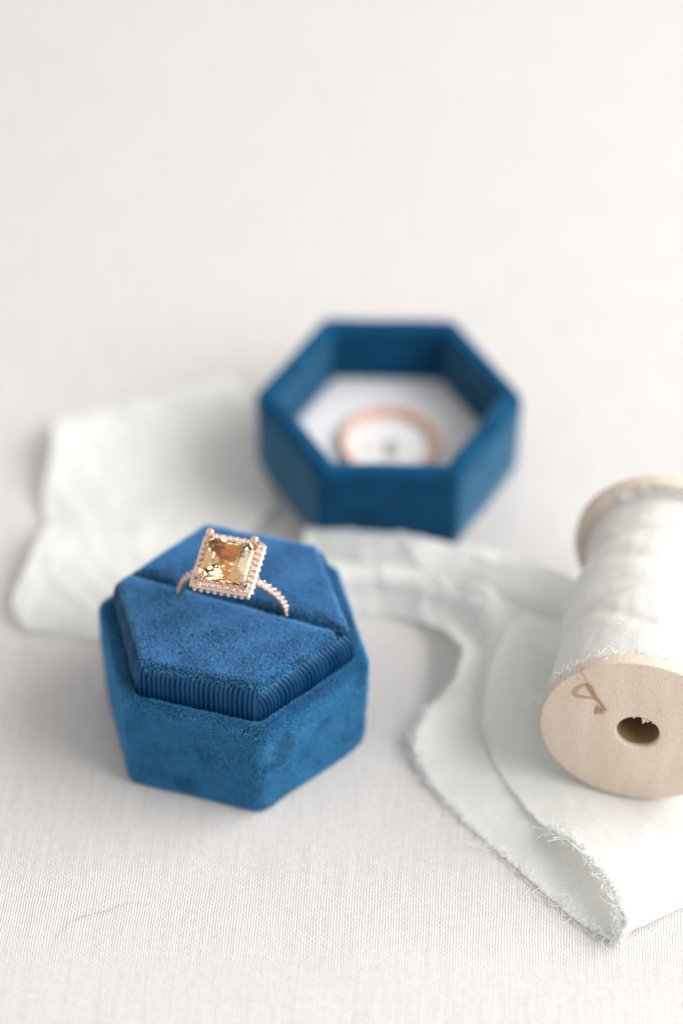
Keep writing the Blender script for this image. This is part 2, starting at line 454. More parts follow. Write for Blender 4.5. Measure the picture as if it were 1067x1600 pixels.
# padded cushions, split by the slit for the ring
slitA, slitB = at(205, 898, 29.8)[:2], at(528, 986, 29.8)[:2]
_c, _s = math.cos(-BROT), math.sin(-BROT)
def to_box(p):
    x, y = p[0] - BX, p[1] - BY
    return np.array([x * _c - y * _s, x * _s + y * _c])
sa, sb = to_box(slitA), to_box(slitB)
sd = (sb - sa) / np.linalg.norm(sb - sa); sn = np.array([-sd[1], sd[0]])       # sn points away from the camera side
def clip_poly(poly, p0, n):
    out = []
    for i in range(len(poly)):
        a, b = poly[i], poly[(i + 1) % len(poly)]
        da, db = np.dot(a - p0, n), np.dot(b - p0, n)
        if da >= 0: out.append(a)
        if (da >= 0) != (db >= 0): out.append(a + (b - a) * da / (da - db))
    return out
def round_poly(poly, r, na=6, seg=.8):
    n = len(poly); out = []
    for i in range(n):
        a, b, c = poly[i - 1], poly[i], poly[(i + 1) % n]
        u = (a - b) / np.linalg.norm(a - b); w = (c - b) / np.linalg.norm(c - b)
        ang = math.acos(np.clip(np.dot(u, w), -1, 1)); d = min(r / math.tan(ang / 2), .45 * np.linalg.norm(a - b), .45 * np.linalg.norm(c - b))
        rr = d * math.tan(ang / 2)
        bis = (u + w) / np.linalg.norm(u + w); o = b + bis * rr / math.sin(ang / 2)
        t0 = b + u * d - o; t1 = b + w * d - o
        a0 = math.atan2(t0[1], t0[0]); a1 = math.atan2(t1[1], t1[0])
        while a1 < a0: a1 += 2 * PI
        if a1 - a0 > PI: a1 -= 2 * PI
        out += [(o + rr * np.array([math.cos(x), math.sin(x)])) for x in np.linspace(a0, a1, na)]
    res = []
    for i in range(len(out)):
        a, b = out[i], out[(i + 1) % len(out)]
        m_ = max(1, int(np.linalg.norm(b - a) / seg))
        for k in range(m_): res.append(a + (b - a) * k / m_)
    return np.array(res)
RP = 22.7
hexpoly = [np.array([math.cos(k * PI / 3 + .027), math.sin(k * PI / 3 + .027)]) * RP for k in range(6)]
def cushion(side):
    p0 = sa + sn * side * .3
    poly = clip_poly(hexpoly, p0, sn * side)
    base = round_poly(poly, 1.3)
    cen = base.mean(0)
    nP = len(base)
    tg = np.roll(base, -1, 0) - np.roll(base, 1, 0); tg /= np.linalg.norm(tg, axis=1)[:, None]
    nrm = np.stack([tg[:, 1], -tg[:, 0]], 1)
    # edge by the slit rolls over gently, outer edge has a firmer pillow edge
    sdist = np.abs((base - sa) @ sn)
    soft = np.clip(1 - sdist / 3.0, 0, 1)
    rings = []; HPAD = 30.9
    depth = 2.6
    for a in np.linspace(0, PI / 2, 9):
        ins = (1 - math.cos(a)) ; hgt = math.sin(a)
        dx = 1.3 * ins + soft * .9 * ins
        z = HPAD - depth + depth * hgt - soft * 0.3 * (1 - hgt)
        q = base - nrm * dx[:, None]
        rings.append(np.column_stack([q, z]))
    rings.insert(0, np.column_stack([base - nrm * .5, np.full(nP, HPAD - 7.0)]))
    last = rings[-1]
    for f in (.85, .6, .35, .12):
        q = cen + (last[:, :2] - cen) * f
        rings.append(np.column_stack([q, HPAD + .35 * (1 - f) ** .7 + np.zeros(nP)]))
    rings = [[(x, y, z + (.12 * fbm((x, y, 0), .22, 3) if i > 4 else 0)) for x, y, z in r] for i, r in enumerate(rings)]
    V, Fc = loft(rings)
    Fc.append(tuple((len(rings) - 1) * nP + j for j in range(nP)))
    o = mk("cushion", V, Fc, M_velvet, box)
    nap_w = np.array([math.cos(-BROT - PI / 2) * 1, math.sin(-BROT - PI / 2), 0]) * .75
    pile("velvet_pile", V, Fc, o, 240, .62, nap_w, M_pile_lit,
         mask=lambda c, n: (c[:, 2] > 27.2) * np.clip((n[:, 2] - .55) / .42, .10, 1) * (.8 + .5 * np.array([fbm(q, .25, 3, 2) for q in c])).clip(.1, 1.4))  # blades thinned on steep edges, the dark base imitates shade there
cushion(-1); cushion(1)
# floor of the insert under the slit
V = [(math.cos(k * PI / 3) * 22.9, math.sin(k * PI / 3) * 22.9, 26.0) for k in range(6)]
V2 = [(math.cos(k * PI / 3) * 22.9, math.sin(k * PI / 3) * 22.9, 21.0) for k in range(6)]
mk("insert", V + V2, [tuple(range(6))] + [(k, 6 + k, 6 + (k + 1) % 6, (k + 1) % 6) for k in range(6)], M_velvet, box, smooth=False)

# ------------------------------------------------------------------ box lid (upside down, open, at the back)
LX, LY, LROT = 9.6, 452.96, 0.004
LTILT = math.radians(2.4); LZ = 1.35                  # its far side is propped on the ribbon
LIDR = Matrix.Rotation(LROT, 3, 'Z') @ Matrix.Rotation(LTILT, 3, 'X')
lid = thing("box_lid", "open blue velvet hexagonal box lid lying upside down behind, a band ring inside", "box lid", (LX, LY, LZ), LIDR)
HL = 22.2; RI = 23.4
prof = [(26.6, 0.0), (27.4, .4), (27.8, 1.5), (27.95, 6), (28.1, 12), (28.2, 18), (28.05, HL - 1.6), (27.7, HL - .75), (27.1, HL - .2), (26.3, HL), (25.0, HL), (24.0, HL - .25), (23.2, HL - .9),
        (RI, HL - 2.2), (RI - .1, 15), (RI - .2, 7.2)]
rg = [hex_ring(R, z, 2.2 if i < 11 else 1.2, lump=.2 if 0 < i < 14 else 0, seed=4) for i, (R, z) in enumerate(prof)]
V, Fc = loft(rg); Fc.append(tuple(reversed(range(NH))))
mk("rim_wall", V, Fc, M_velvet, lid)
FZ = 8.0
rg = [hex_ring(R, z, 1.4) for R, z in ((RI + .2, FZ - .5), (RI - .6, FZ + .1), (RI - 2, FZ + .25), (RI - 8, FZ + .3))]
V, Fc = loft(rg); Fc.append(tuple(3 * NH + j for j in range(NH)))
lining = mk("lining", V, Fc, M_satin, lid)
# faint grey printing on the lining (out of focus: one upright stroke group, pale line beside it)
mb = MB()
def flat_strip(mb, pts, w, z):
    pts = [np.array(p, float) for p in pts]
    for a, b in zip(pts[:-1], pts[1:]):
        t = (b - a) / np.linalg.norm(b - a); n = np.array([-t[1], t[0]]) * w / 2
        mb.add([(*(a - n), z), (*(b - n), z), (*(b + n), z), (*(a + n), z)], [(0, 1, 2, 3)])
pc = at(608, 700, 9.4)[:2] - np.array([LX, LY])
for dx in (-.8, -.1, .6, 1.2):
    flat_strip(mb, [pc + (dx, -3.0), pc + (dx, 2.4)], .5, FZ + .36)
flat_strip(mb, [pc + (-6.5, -.4), pc + (-2.0, -.4)], .35, FZ + .36)
mb.build("printed_mark", M_print, lining, smooth=False)

# ------------------------------------------------------------------ engagement ring
slit_dir = np.append((slitB - slitA) / np.linalg.norm(slitB - slitA), 0)
back = np.array([-slit_dir[1], slit_dir[0], 0]); upv = np.array([0, 0, 1.0])
lean = math.radians(13)
zax = upv * math.cos(lean) - back * math.sin(lean)
yax = back * math.cos(lean) + upv * math.sin(lean)
yaw = Matrix.Rotation(math.radians(7), 3, 'Z')       # the ring sits a little askew in the slit
slit_dir, zax, yax = (np.array(yaw @ Vector(v)) for v in (slit_dir, zax, yax))
rot = Matrix(((slit_dir[0], yax[0], zax[0]), (slit_dir[1], yax[1], zax[1]), (slit_dir[2], yax[2], zax[2])))
RC = np.array([-20.2, 382.4, 30.2])                 # centre of the band
RR = 10.0
base_pt = RC - zax * (RR + .9)
ring = thing("engagement_ring", "rose gold halo ring with square champagne gem standing in the box slit", "ring", base_pt, rot)
CZ = RR + .9                                          # band centre in ring space
HZ = CZ + 13.4
KX, KY = 6.0 / 5.75, 6.25 / 5.55                                        # top of the halo
# band
V = []; nseg, nr = 72, 10
for i in range(nseg):
    a = 2 * PI * i / nseg
    for j in range(nr):
        b_ = 2 * PI * j / nr
        rr = RR - .15 + .62 * math.cos(b_)
        V.append((rr * math.sin(a), .72 * math.sin(b_), CZ + rr * math.cos(a)))
Fc = [(i * nr + j, ((i + 1) % nseg) * nr + j, ((i + 1) % nseg) * nr + (j + 1) % nr, i * nr + (j + 1) % nr) for i in range(nseg) for j in range(nr)]
mk("band", V, Fc, M_gold, ring)

def brilliant(r, h, n=8):
    """small round cut stone: table, crown, pavilion; z up"""
    V = []; Fc = []
    for j in range(n): V.append((.55 * r * math.cos(2 * PI * j / n), .55 * r * math.sin(2 * PI * j / n), h * .35))
    for j in range(n): V.append((r * math.cos(2 * PI * (j + .5) / n), r * math.sin(2 * PI * (j + .5) / n), 0))
    V.append((0, 0, -h * .7))
    Fc.append(tuple(range(n)))
    for j in range(n):
        k = (j + 1) % n
        Fc.append((j, n + j, k)); Fc.append((k, n + j, n + k)); Fc.append((n + j, 2 * n, n + k))
    me = bpy.data.meshes.new("stone")
    me.from_pydata([tuple(c * MM for c in v) for v in V], [], Fc); me.materials.append(M_stone)
    return me
def place(name, me, parent, pos, z, roll=0.0, s=1.0):
    z = Vector(z).normalized(); x = z.orthogonal().normalized(); y = z.cross(x)
    M = Matrix((x, y, z)).transposed().to_4x4() @ Matrix.Rotation(roll, 4, 'Z') @ Matrix.Scale(s, 4)
    M.translation = Vector(pos) * MM
    o = bpy.data.objects.new(name, me); COL.objects.link(o); o.parent = parent; o.matrix_local = M
    return o
me_band_stone = brilliant(.62, .8)
beads = MB()
a_step = 1.32 / RR
for sgn in (-1, 1):
    for k in range(10):
        a = sgn * (.46 + k * a_step)
        d = (math.sin(a), 0, math.cos(a))
        rr = RR + .52
        place("band_stone", me_band_stone, ring, (rr * d[0], 0, CZ + rr * d[2]), d, rng.random() * 3)
        a2 = a + sgn * a_step / 2
        for yy in (-.55, .55):
            rr = RR + .55
            beads.ball((rr * math.sin(a2), yy, CZ + rr * math.cos(a2)), .36, 8, 6)
beads.build("band_prongs", M_gold, ring)["kind"] = "stuff"

# halo tray
HWx, HWy = 5.75, 5.55
def rrect(hx, hy, r, z, n=6, k=6):
    P = []
    for (cx, cy, a0) in ((hx - r, hy - r, 0), (-hx + r, hy - r, PI / 2), (-hx + r, -hy + r, PI), (hx - r, -hy + r, 1.5 * PI)):
        for t in np.linspace(0, PI / 2, n): P.append(((cx + r * math.cos(a0 + t)) * KX, (cy + r * math.sin(a0 + t)) * KY, z))
    return P
tray = [rrect(4.2, 4.0, .9, HZ - 1.0), rrect(4.2, 4.0, .9, HZ + .55), rrect(4.42, 4.22, .9, HZ + .55), rrect(4.6, 4.4, .95, HZ), rrect(5.45, 5.25, 1.1, HZ - .12), rrect(5.7, 5.5, 1.2, HZ - .4),
        rrect(5.7, 5.5, 1.2, HZ - 1.35), rrect(5.45, 5.25, 1.1, HZ - 1.6), rrect(4.2, 4.0, .9, HZ - 1.65), rrect(4.2, 4.0, .9, HZ - 1.0)]
V, Fc = loft(tray)
mk("halo", V, Fc, M_gold, ring, sharp=35)
# gallery: four struts from the band to the halo
g = MB()
for sx_ in (-1, 1):
    for sy_ in (-1, 1):
        g.tube([(sx_ * 1.2, sy_ * .5, HZ - 3.2), (sx_ * 2.6, sy_ * 2.2, HZ - 2.6), (sx_ * 4.2, sy_ * 4.0, HZ - 1.4)], .42, 8)
g.tube([(-1.6, 0, HZ - 3.0), (1.6, 0, HZ - 3.0)], .7, 8)
g.build("gallery", M_gold, ring)
cup = [rrect(4.15, 3.95, .9, HZ + .5), rrect(4.1, 3.9, .9, HZ - .9), rrect(3.0, 2.8, .8, HZ - 2.3), rrect(1.5, 1.4, .5, HZ - 3.4), rrect(.3, .3, .1, HZ - 3.9)]  # closed cup added under the gem as a reflector, to warm and brighten it
cup = [[(x * (1 + (.10 if j % 2 else 0) * (i > 0)), y * (1 + (.10 if j % 2 else 0) * (i > 0)), z) for j, (x, y, z) in enumerate(r)] for i, r in enumerate(cup)]
V, Fc = loft(cup)
M_pale, nt, b = mat("pale_gold")
b.inputs["Base Color"].default_value = (0.97, 0.84, 0.70, 1); b.inputs["Metallic"].default_value = 1; b.inputs["Roughness"].default_value = .22
mk("gem_reflector_cup", V, Fc, M_pale, ring, smooth=False)
# pave stones: one row on top, one row on the side wall
def along_rrect(hx, hy, r, n):
    P = [np.array(p[:2]) for p in rrect(hx, hy, r, 0, 10)]
    P.append(P[0]); seg = [np.linalg.norm(P[i + 1] - P[i]) for i in range(len(P) - 1)]; tot = sum(seg); out = []
    for k in range(n):
        s = (k + .5) / n * tot; i = 0
        while s > seg[i]: s -= seg[i]; i += 1
        p = P[i] + (P[i + 1] - P[i]) * s / seg[i]; t = (P[i + 1] - P[i]) / seg[i]
        out.append((p, np.array([t[1], -t[0]])))
    return out
me_pave = brilliant(.56, .66); me_pave2 = brilliant(.46, .5)
hb = MB()
for p, n in along_rrect(5.0, 4.8, 1.0, 32):
    place("halo_stone", me_pave, ring, (p[0], p[1], HZ + .12), (n[0] * .35, n[1] * .35, 1), rng.random() * 3)
for p, n in along_rrect(5.72, 5.52, 1.2, 36):
    place("halo_stone", me_pave2, ring, (p[0], p[1], HZ - .85), (n[0], n[1], .3), rng.random() * 3)
for p, n in along_rrect(5.52, 5.32, 1.15, 33): hb.ball((p[0], p[1], HZ - .05), .14, 7, 5)
for p, n in along_rrect(4.42, 4.22, .9, 34): hb.ball((p[0], p[1], HZ + .6), .2, 7, 5)
for p, n in along_rrect(5.72, 5.52, 1.2, 36): hb.ball((p[0] + .0, p[1], HZ - 1.4), .17, 7, 5)
hb.build("halo_beads", M_gold, ring)["kind"] = "stuff"
# the gem
bm = bmesh.new()
def octa(hx, hy, c, z, jit=0):
    return [(x * KX, y * KY, z) for x, y in ((hx, -hy + c), (hx, hy - c), (hx - c, hy), (-hx + c, hy), (-hx, hy - c), (-hx, -hy + c), (-hx + c, -hy), (hx - c, -hy))]
G0 = HZ + .95
pts = octa(4.3, 4.1, 1.15, G0) + octa(4.3, 4.1, 1.15, G0 - .22) + octa(2.45, 2.5, .6, G0 + 1.2) + octa(3.7, 3.5, .95, G0 + .6)
for k in range(8):                                    # radiant pavilion: long triangles running to the culet
    a = (k + .5) * PI / 4
    pts.append((2.75 * KX * math.cos(a) + rng.normal(0, .06), 2.75 * KY * math.sin(a) + rng.normal(0, .06), G0 - 2.0))
for k in range(4):
    a = k * PI / 2
    pts.append((3.75 * KX * math.cos(a), 3.6 * KY * math.sin(a), G0 - .95))
    pts.append((1.5 * math.cos(a + .05), 1.5 * math.sin(a + .05), G0 - 3.15))
pts.append((.1, -.1, G0 - 4.1))
for p in pts: bm.verts.new([c * MM for c in p])
r_ = bmesh.ops.convex_hull(bm, input=bm.verts)
bmesh.ops.delete(bm, geom=[v for v in bm.verts if not v.link_faces], context='VERTS')
me = bpy.data.meshes.new("gemstone"); bm.to_mesh(me); bm.free(); me.materials.append(M_gem)
link(bpy.data.objects.new("gemstone", me), ring)
# four claws
for sx_ in (-1, 1):
    for sy_ in (-1, 1):
        c = MB()
        x, y = sx_ * 4.4 * KX, sy_ * 4.2 * KY
        c.tube([(x * .98, y * .98, HZ - 1.2), (x * 1.0, y * 1.0, HZ + .3), (x * .97, y * .97, HZ + 1.7), (x * .94, y * .94, HZ + 2.45)], [.5, .55, .6, .65], 10)
        c.ball((x * .93, y * .93, HZ + 2.6), .84, 14, 10)
        c.build("claw", M_gold, ring)

# ------------------------------------------------------------------ plain band with stones, in the lid
ec = at(608, 693, 10.6)
M_copper, nt, b = mat("copper_gold")
b.inputs["Base Color"].default_value = (0.90, 0.56, 0.42, 1); b.inputs["Metallic"].default_value = 1; b.inputs["Roughness"].default_value = .2
eb = thing("eternity_band", "pink gold eternity band lying on the white lining inside the open lid", "ring", (ec[0], ec[1], LZ + FZ + .33 + (ec[1] - LY) * math.sin(LTILT)), LIDR)
V = []; nseg, nr = 60, 8
for i in range(nseg):
    a = 2 * PI * i / nseg
    for j in range(nr):
        b_ = 2 * PI * j / nr; rr = 9.7 + .4 * math.cos(b_)
        V.append((rr * math.cos(a), rr * math.sin(a), 1.0 + 1.0 * math.sin(b_)))
Fc = [(i * nr + j, ((i + 1) % nseg) * nr + j, ((i + 1) % nseg) * nr + (j + 1) % nr, i * nr + (j + 1) % nr) for i in range(nseg) for j in range(nr)]
mk("band", V, Fc, M_copper, eb)
me_et = brilliant(.9, 1.0)
pb = MB()
for k in range(26):
    a = 2 * PI * k / 26
    d = (math.cos(a), math.sin(a), 0)
    place("band_stone", me_et, eb, (10.3 * d[0], 10.3 * d[1], 1.0), d, .3)
    a2 = a + PI / 26
    pb.ball((9.9 * math.cos(a2), 9.9 * math.sin(a2), 1.55), .92, 10, 8)
pb.build("band_prongs", M_copper, eb)["kind"] = "stuff"

# ------------------------------------------------------------------ wooden spool
SC = np.array([55.49, 359.79, 20.23]); saz, sti, SR = -0.18, -0.0077, 18.23
sn_ = np.array([math.sin(saz) * math.cos(sti), -math.cos(saz) * math.cos(sti), math.sin(sti)])    # out of the front face
su_ = np.cross([0, 0, 1.0], sn_); su_ /= np.linalg.norm(su_); sw_ = np.cross(sn_, su_)
SLEN = 52.0
# spool space: x right on the face, y up on the face, z out of the face; origin at the front face centre
srot = Matrix(((su_[0], sw_[0], sn_[0]), (su_[1], sw_[1], sn_[1]), (su_[2], sw_[2], sn_[2])))
spool = thing("wooden_spool", "pale wooden spool lying on its side at right with ribbon wound on it", "spool", SC, srot)
def lathe(prof, n=96, wob=0.0):
    V = []
    for r, z in prof:
        for j in range(n):
            a = 2 * PI * j / n; V.append((r * math.cos(a), r * math.sin(a), z))
    return V, [(i * n + j, i * n + (j + 1) % n, (i + 1) * n + (j + 1) % n, (i + 1) * n + j) for i in range(len(prof) - 1) for j in range(n)]
T = 2.9; HR = 4.0
for zf, inner in ((0, -1), (-SLEN + T, 1)):
    pr_ = [(HR, zf - T), (HR, zf - .35), (HR + .35, zf), (SR - .45, zf), (SR - .12, zf - .12), (SR, zf - .45), (SR, zf - T + .4), (SR - .4, zf - T), (HR, zf - T)]
    V, Fc = lathe(pr_)
    d = mk("end_disc", V, Fc, M_wood, spool, sharp=40)
    if zf == 0: front_disc = d
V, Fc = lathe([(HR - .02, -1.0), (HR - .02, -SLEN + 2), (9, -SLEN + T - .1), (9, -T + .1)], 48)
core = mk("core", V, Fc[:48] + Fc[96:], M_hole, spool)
# splinters left by the drill along the upper edge of the hole
m_ = MB()
for a_, ln, w in ((104, .5, .4), (76, 1.7, .6), (66, 1.0, .5), (50, .45, .4)):
    a = math.radians(a_)
    p = np.array([HR * math.cos(a), HR * math.sin(a)]); t = np.array([-math.sin(a), math.cos(a)]); q = p - np.array([.25 * math.cos(a) + .1, math.sin(a)]) * ln
    m_.add([(*(p + t * w), -.2), (*(p - t * w), -.2), (*q, -.35), (*(p + t * w), -1.0), (*(p - t * w), -1.0), (*q, -.75)],
           [(0, 1, 2), (5, 4, 3), (0, 2, 5, 3), (1, 4, 5, 2), (0, 3, 4, 1)])
m_.build("splinters", M_wood, front_disc, smooth=False)
# burnt lettering remains and a hairline crack on the face
def face_pt(px, py):
    d = _F + CX * (px - 533.5) / F_PX + CU * (800 - py) / F_PX
    t = np.dot(SC - CPOS, sn_) / np.dot(d, sn_); P = CPOS + d * t - SC
    return np.array([P @ su_, P @ sw_])
def stroke(name, pxs, ws, mtl, z=.02, parent=None):
    P = [face_pt(*p) for p in pxs]; n = 4 * (len(P) - 1) + 1
    Q = [catmull(P, i / (n - 1)) for i in range(n)]; W = [float(catmull([[w] for w in ws], i / (n - 1))[0]) for i in range(n)]
    V = []; Fc = []
    for i, q in enumerate(Q):
        t = Q[min(i + 1, n - 1)] - Q[max(i - 1, 0)]; t = t / (np.linalg.norm(t) + 1e-9); nn = np.array([-t[1], t[0]]) * W[i] / 2
        V += [(*(q - nn), z), (*(q + nn), z)]
        if i: Fc.append((2 * i - 2, 2 * i, 2 * i + 1, 2 * i - 1))
    mk(name, V, Fc, mtl, front_disc, smooth=False)
c8 = lambda x, y: (840 + x / 4.70, 1000 + y / 4.70)
stroke("burn_mark", [c8(370, 325), c8(330, 330), c8(285, 355), c8(265, 385), c8(285, 410), c8(340, 418), c8(400, 425), c8(430, 432)], [.9, .8, .9, 1.1, 1.0, .8, .8, .8], M_burn_pale)
stroke("burn_mark", [c8(350, 310), c8(380, 350), c8(405, 392), c8(440, 440), c8(475, 482), c8(500, 530)], [1.6, 2.2, 2.0, 1.7, 1.4, 1.6], M_scorch, .016)
stroke("burn_mark", [c8(355, 318), c8(380, 350), c8(400, 390), c8(432, 432), c8(470, 480), c8(492, 520)], [.9, 1.2, 1.0, .8, .6, .8], M_burn, .03)
stroke("burn_mark", [c8(418, 495), c8(440, 500), c8(455, 520), c8(490, 522)], [1.6, 1.6, 2.0, 1.4], M_burn_pale, .025)
stroke("burn_mark", [c8(430, 548), c8(420, 530), c8(440, 512), c8(460, 500)], [.3, .6, .5, .4], M_burn, .035)
stroke("burn_mark", [c8(1062, 478), c8(1090, 470), c8(1110, 490)], [.5, .7, .6], M_burn)
stroke("crack", [c8(345, 190), c8(322, 215), c8(320, 245), c8(345, 275), c8(362, 310)], [.08, .13, .1, .12, .09], M_burn, .03)

# ------------------------------------------------------------------ silk ribbon
RB0 = at(700, 1200, 0); RB0[2] = 0
rib = thing("silk_ribbon", "white frayed silk ribbon wound round the spool and trailing behind the blue boxes", "ribbon", RB0)
rng2 = np.random.default_rng(21)
def fuzz_edge(mb, pts, outdir, n, l0, l1, r=.055, curl=1.0, loops=.3, lift=.0):
    """loose curled threads along an edge polyline"""
    pts = np.asarray(pts, float); K = len(pts)
    for k in range(n):
        t = rng2.random(); x = t * (K - 1); i = min(int(x), K - 2); f = x - i
        p = pts[i] * (1 - f) + pts[i + 1] * f
        tg = pts[i + 1] - pts[i]; tg /= np.linalg.norm(tg) + 1e-9
        o = np.asarray(outdir[min(i, len(outdir) - 1)], float)
        ln = rng2.uniform(l0, l1) * (1 if rng2.random() < .9 else 1.8)
        d = o + tg * rng2.normal(0, .8) + np.array([0, 0, abs(rng2.normal(0, .35)) + lift]); d /= np.linalg.norm(d)
        up = np.array([0, 0, 1.0]); side = np.cross(d, up); side /= np.linalg.norm(side) + 1e-9
        ax = side * rng2.normal(0, 1) + up * rng2.normal(0, .6)
        seg = 12; q = p - o * .5 + np.array([0, 0, .22]); P = [q.copy()]
        tot = rng2.choice([-1, 1]) * (rng2.uniform(2.2, 7.5) if rng2.random() < loops else rng2.uniform(.2, 1.6)) * min(curl, 1.2)
        for s in range(seg):
            a = tot / seg
            axn = up * .85 + ax * .25; axn /= np.linalg.norm(axn)
            d = d * math.cos(a) + np.cross(axn, d) * math.sin(a) + axn * np.dot(axn, d) * (1 - math.cos(a))
            q = q + d * ln / seg
            q = np.array([q[0], q[1], max(q[2], .03)])
            P.append(q.copy())
        mb.tube([v - RB0 for v in P], r * rng2.uniform(.7, 1.2), 4, cap=False)
def wave_edge(mb, pts, outdir, off, amp, r=.06, freq=1.3):
    pts = np.asarray(pts, float); K = len(pts); P = []
    n = K * 3; ph = rng2.random() * 6
    for k in range(n):
        x = k / (n - 1) * (K - 1); i = min(int(x), K - 2); f = x - i
        p = pts[i] * (1 - f) + pts[i + 1] * f; o = np.asarray(outdir[min(i, len(outdir) - 1)], float)
        s = off + amp * math.sin(ph + k * freq * .7) + amp * .8 * math.sin(ph * 2 + k * freq * .31)
        q = p + o * s + np.array([0, 0, .12 * math.sin(k * 1.9 + ph)])
        q[2] = max(q[2], .04)
        P.append(q)
    mb.tube([v - RB0 for v in P], r, 4, cap=False)

def sheet(rows, nu, nv_, wr=.0, seed=0, pleat=0.0, ruf=None, name="ribbon_tail", fray=()):
    """rows: list of rows of (px, py, z); lofted both ways into a cloth surface"""
    R = [np.array([at(*p) for p in r]) for r in rows]
    G = np.zeros((nu, nv_, 3))
    for i in range(nu):
        t = i / (nu - 1)
        k = len(R[0]); ctrl = [catmull([r[c] for r in R], t) for c in range(k)]
        for j in range(nv_):
            G[i, j] = catmull(ctrl, j / (nv_ - 1))
    # wrinkles along the surface normal
    du = np.gradient(G, axis=0); dv = np.gradient(G, axis=1); n = np.cross(du, dv); n /= np.linalg.norm(n, axis=2)[:, :, None] + 1e-9
    for i in range(nu):
        for j in range(nv_):
            p = G[i, j]
            q_ = (p[0] * .8 + p[1] * .6, (p[1] * .8 - p[0] * .6) * .35, p[2])
            cr_ = 1 - abs(fbm(q_, .13, seed + 4, 2)) * 2.6          # soft creases
            wr_ = wr if ruf is None else wr * (1 + ruf[2] * math.exp(-((i / (nu - 1) - ruf[0]) / ruf[1]) ** 2))
            w = 1.3 * wr_ * fbm(p, .08, seed) + .45 * wr_ * fbm(p, .27, seed + 2) + .8 * wr_ * max(0, cr_) ** 2
            e_ = min(j, nv_ - 1 - j)
            if e_ == 0: w += .0
            G[i, j] = p + n[i, j] * w
            G[i, j, 2] = max(G[i, j, 2], .12)
    V = (G - RB0).reshape(-1, 3)
    Fc = [(i * nv_ + j, i * nv_ + j + 1, (i + 1) * nv_ + j + 1, (i + 1) * nv_ + j) for i in range(nu - 1) for j in range(nv_ - 1)]
    o = mk(name, V, Fc, M_silk, rib)
    return G, o
def edge_out(G, j, jn):
    E = G[:, j]; o = G[:, j] - G[:, jn]; o /= np.linalg.norm(o, axis=1)[:, None] + 1e-9
    return E, o

# lower layer: comes from behind the box standing on edge, turns and lies down towards the viewer
lower = [
    [(455, 968, .2), (458, 932, 3), (462, 908, 5), (468, 876, 6), (476, 888, 3), (486, 884, 1)],
    [(540, 962, .2), (545, 928, 3), (550, 905, 5.2), (556, 880, 6), (566, 890, 3), (578, 886, 1)],
    [(600, 960, .2), (606, 928, 3), (614, 908, 5.5), (624, 886, 6.5), (640, 896, 3), (655, 888, 2)],
    [(658, 972, 1.6), (664, 942, 3.2), (674, 920, 6), (690, 898, 8), (708, 914, 4), (734, 900, 6)],
    [(698, 990, 4.2), (714, 966, 3.4), (726, 932, 7.5), (744, 912, 10), (768, 938, 5), (802, 920, 11)],
    [(716, 1018, 7.5), (745, 1002, 4.0), (758, 950, 8.5), (786, 934, 9), (804, 968, 4.5), (836, 952, 9)],
    [(706, 1066, 7.0), (750, 1056, 2.6), (790, 1010, 6.5), (850, 1000, 7), (862, 1000, 6), (872, 990, 6)],
    [(672, 1106, 5.0), (735, 1102, 1.6), (800, 1065, 2.5), (880, 1060, 1.2), (900, 1060, 1), (920, 1055, .8)],
    [(647, 1148, 3.2), (722, 1144, 1.2), (800, 1110, 1.5), (900, 1100, .6), (930, 1095, .6), (960, 1090, .5)],
    [(655, 1196, 1.4), (735, 1184, 1.2), (820, 1160, .9), (930, 1140, .5), (970, 1130, .5), (1010, 1120, .4)],
    [(700, 1258, .3), (785, 1240, 1.2), (870, 1220, .7), (1000, 1190, .4), (1030, 1180, .4), (1060, 1170, .4)],
    [(772, 1326, .25), (850, 1300, .9), (940, 1280, .6), (1070, 1240, .4), (1090, 1232, .4), (1110, 1225, .4)],
    [(846, 1392, .22), (920, 1365, .8), (1010, 1335, .6), (1130, 1300, .4), (1140, 1295, .4), (1150, 1290, .4)],
    [(905, 1443, .22), (975, 1410, .6), (1060, 1385, .5), (1150, 1345, .4), (1160, 1340, .4), (1170, 1336, .4)],
    [(950, 1470, .4), (1010, 1442, .4), (1080, 1412, .4), (1165, 1378, .3), (1172, 1374, .3), (1180, 1370, .3)],
]
G, o = sheet(lower, 190, 70, wr=.28, seed=2, ruf=(.33, .16, 2.6))
fz = MB()
E_, O_ = edge_out(G, 0, 3)
fuzz_edge(fz, E_[99:189], O_[99:189], 230, 1.0, 4.4, .062, 2.6, .85, .15)
fuzz_edge(fz, E_[63:114], O_[63:114], 160, .5, 1.6, .05)
for k in range(2): wave_edge(fz, E_[120:189], O_[120:189], .3 + .32 * k, .25, .055)
E2, O2 = edge_out(G, 69, 66)
fuzz_edge(fz, E2[20:60], O2[20:60], 120, .5, 1.5, .05)
fz.build("frayed_threads", M_thread, o)["kind"] = "stuff"

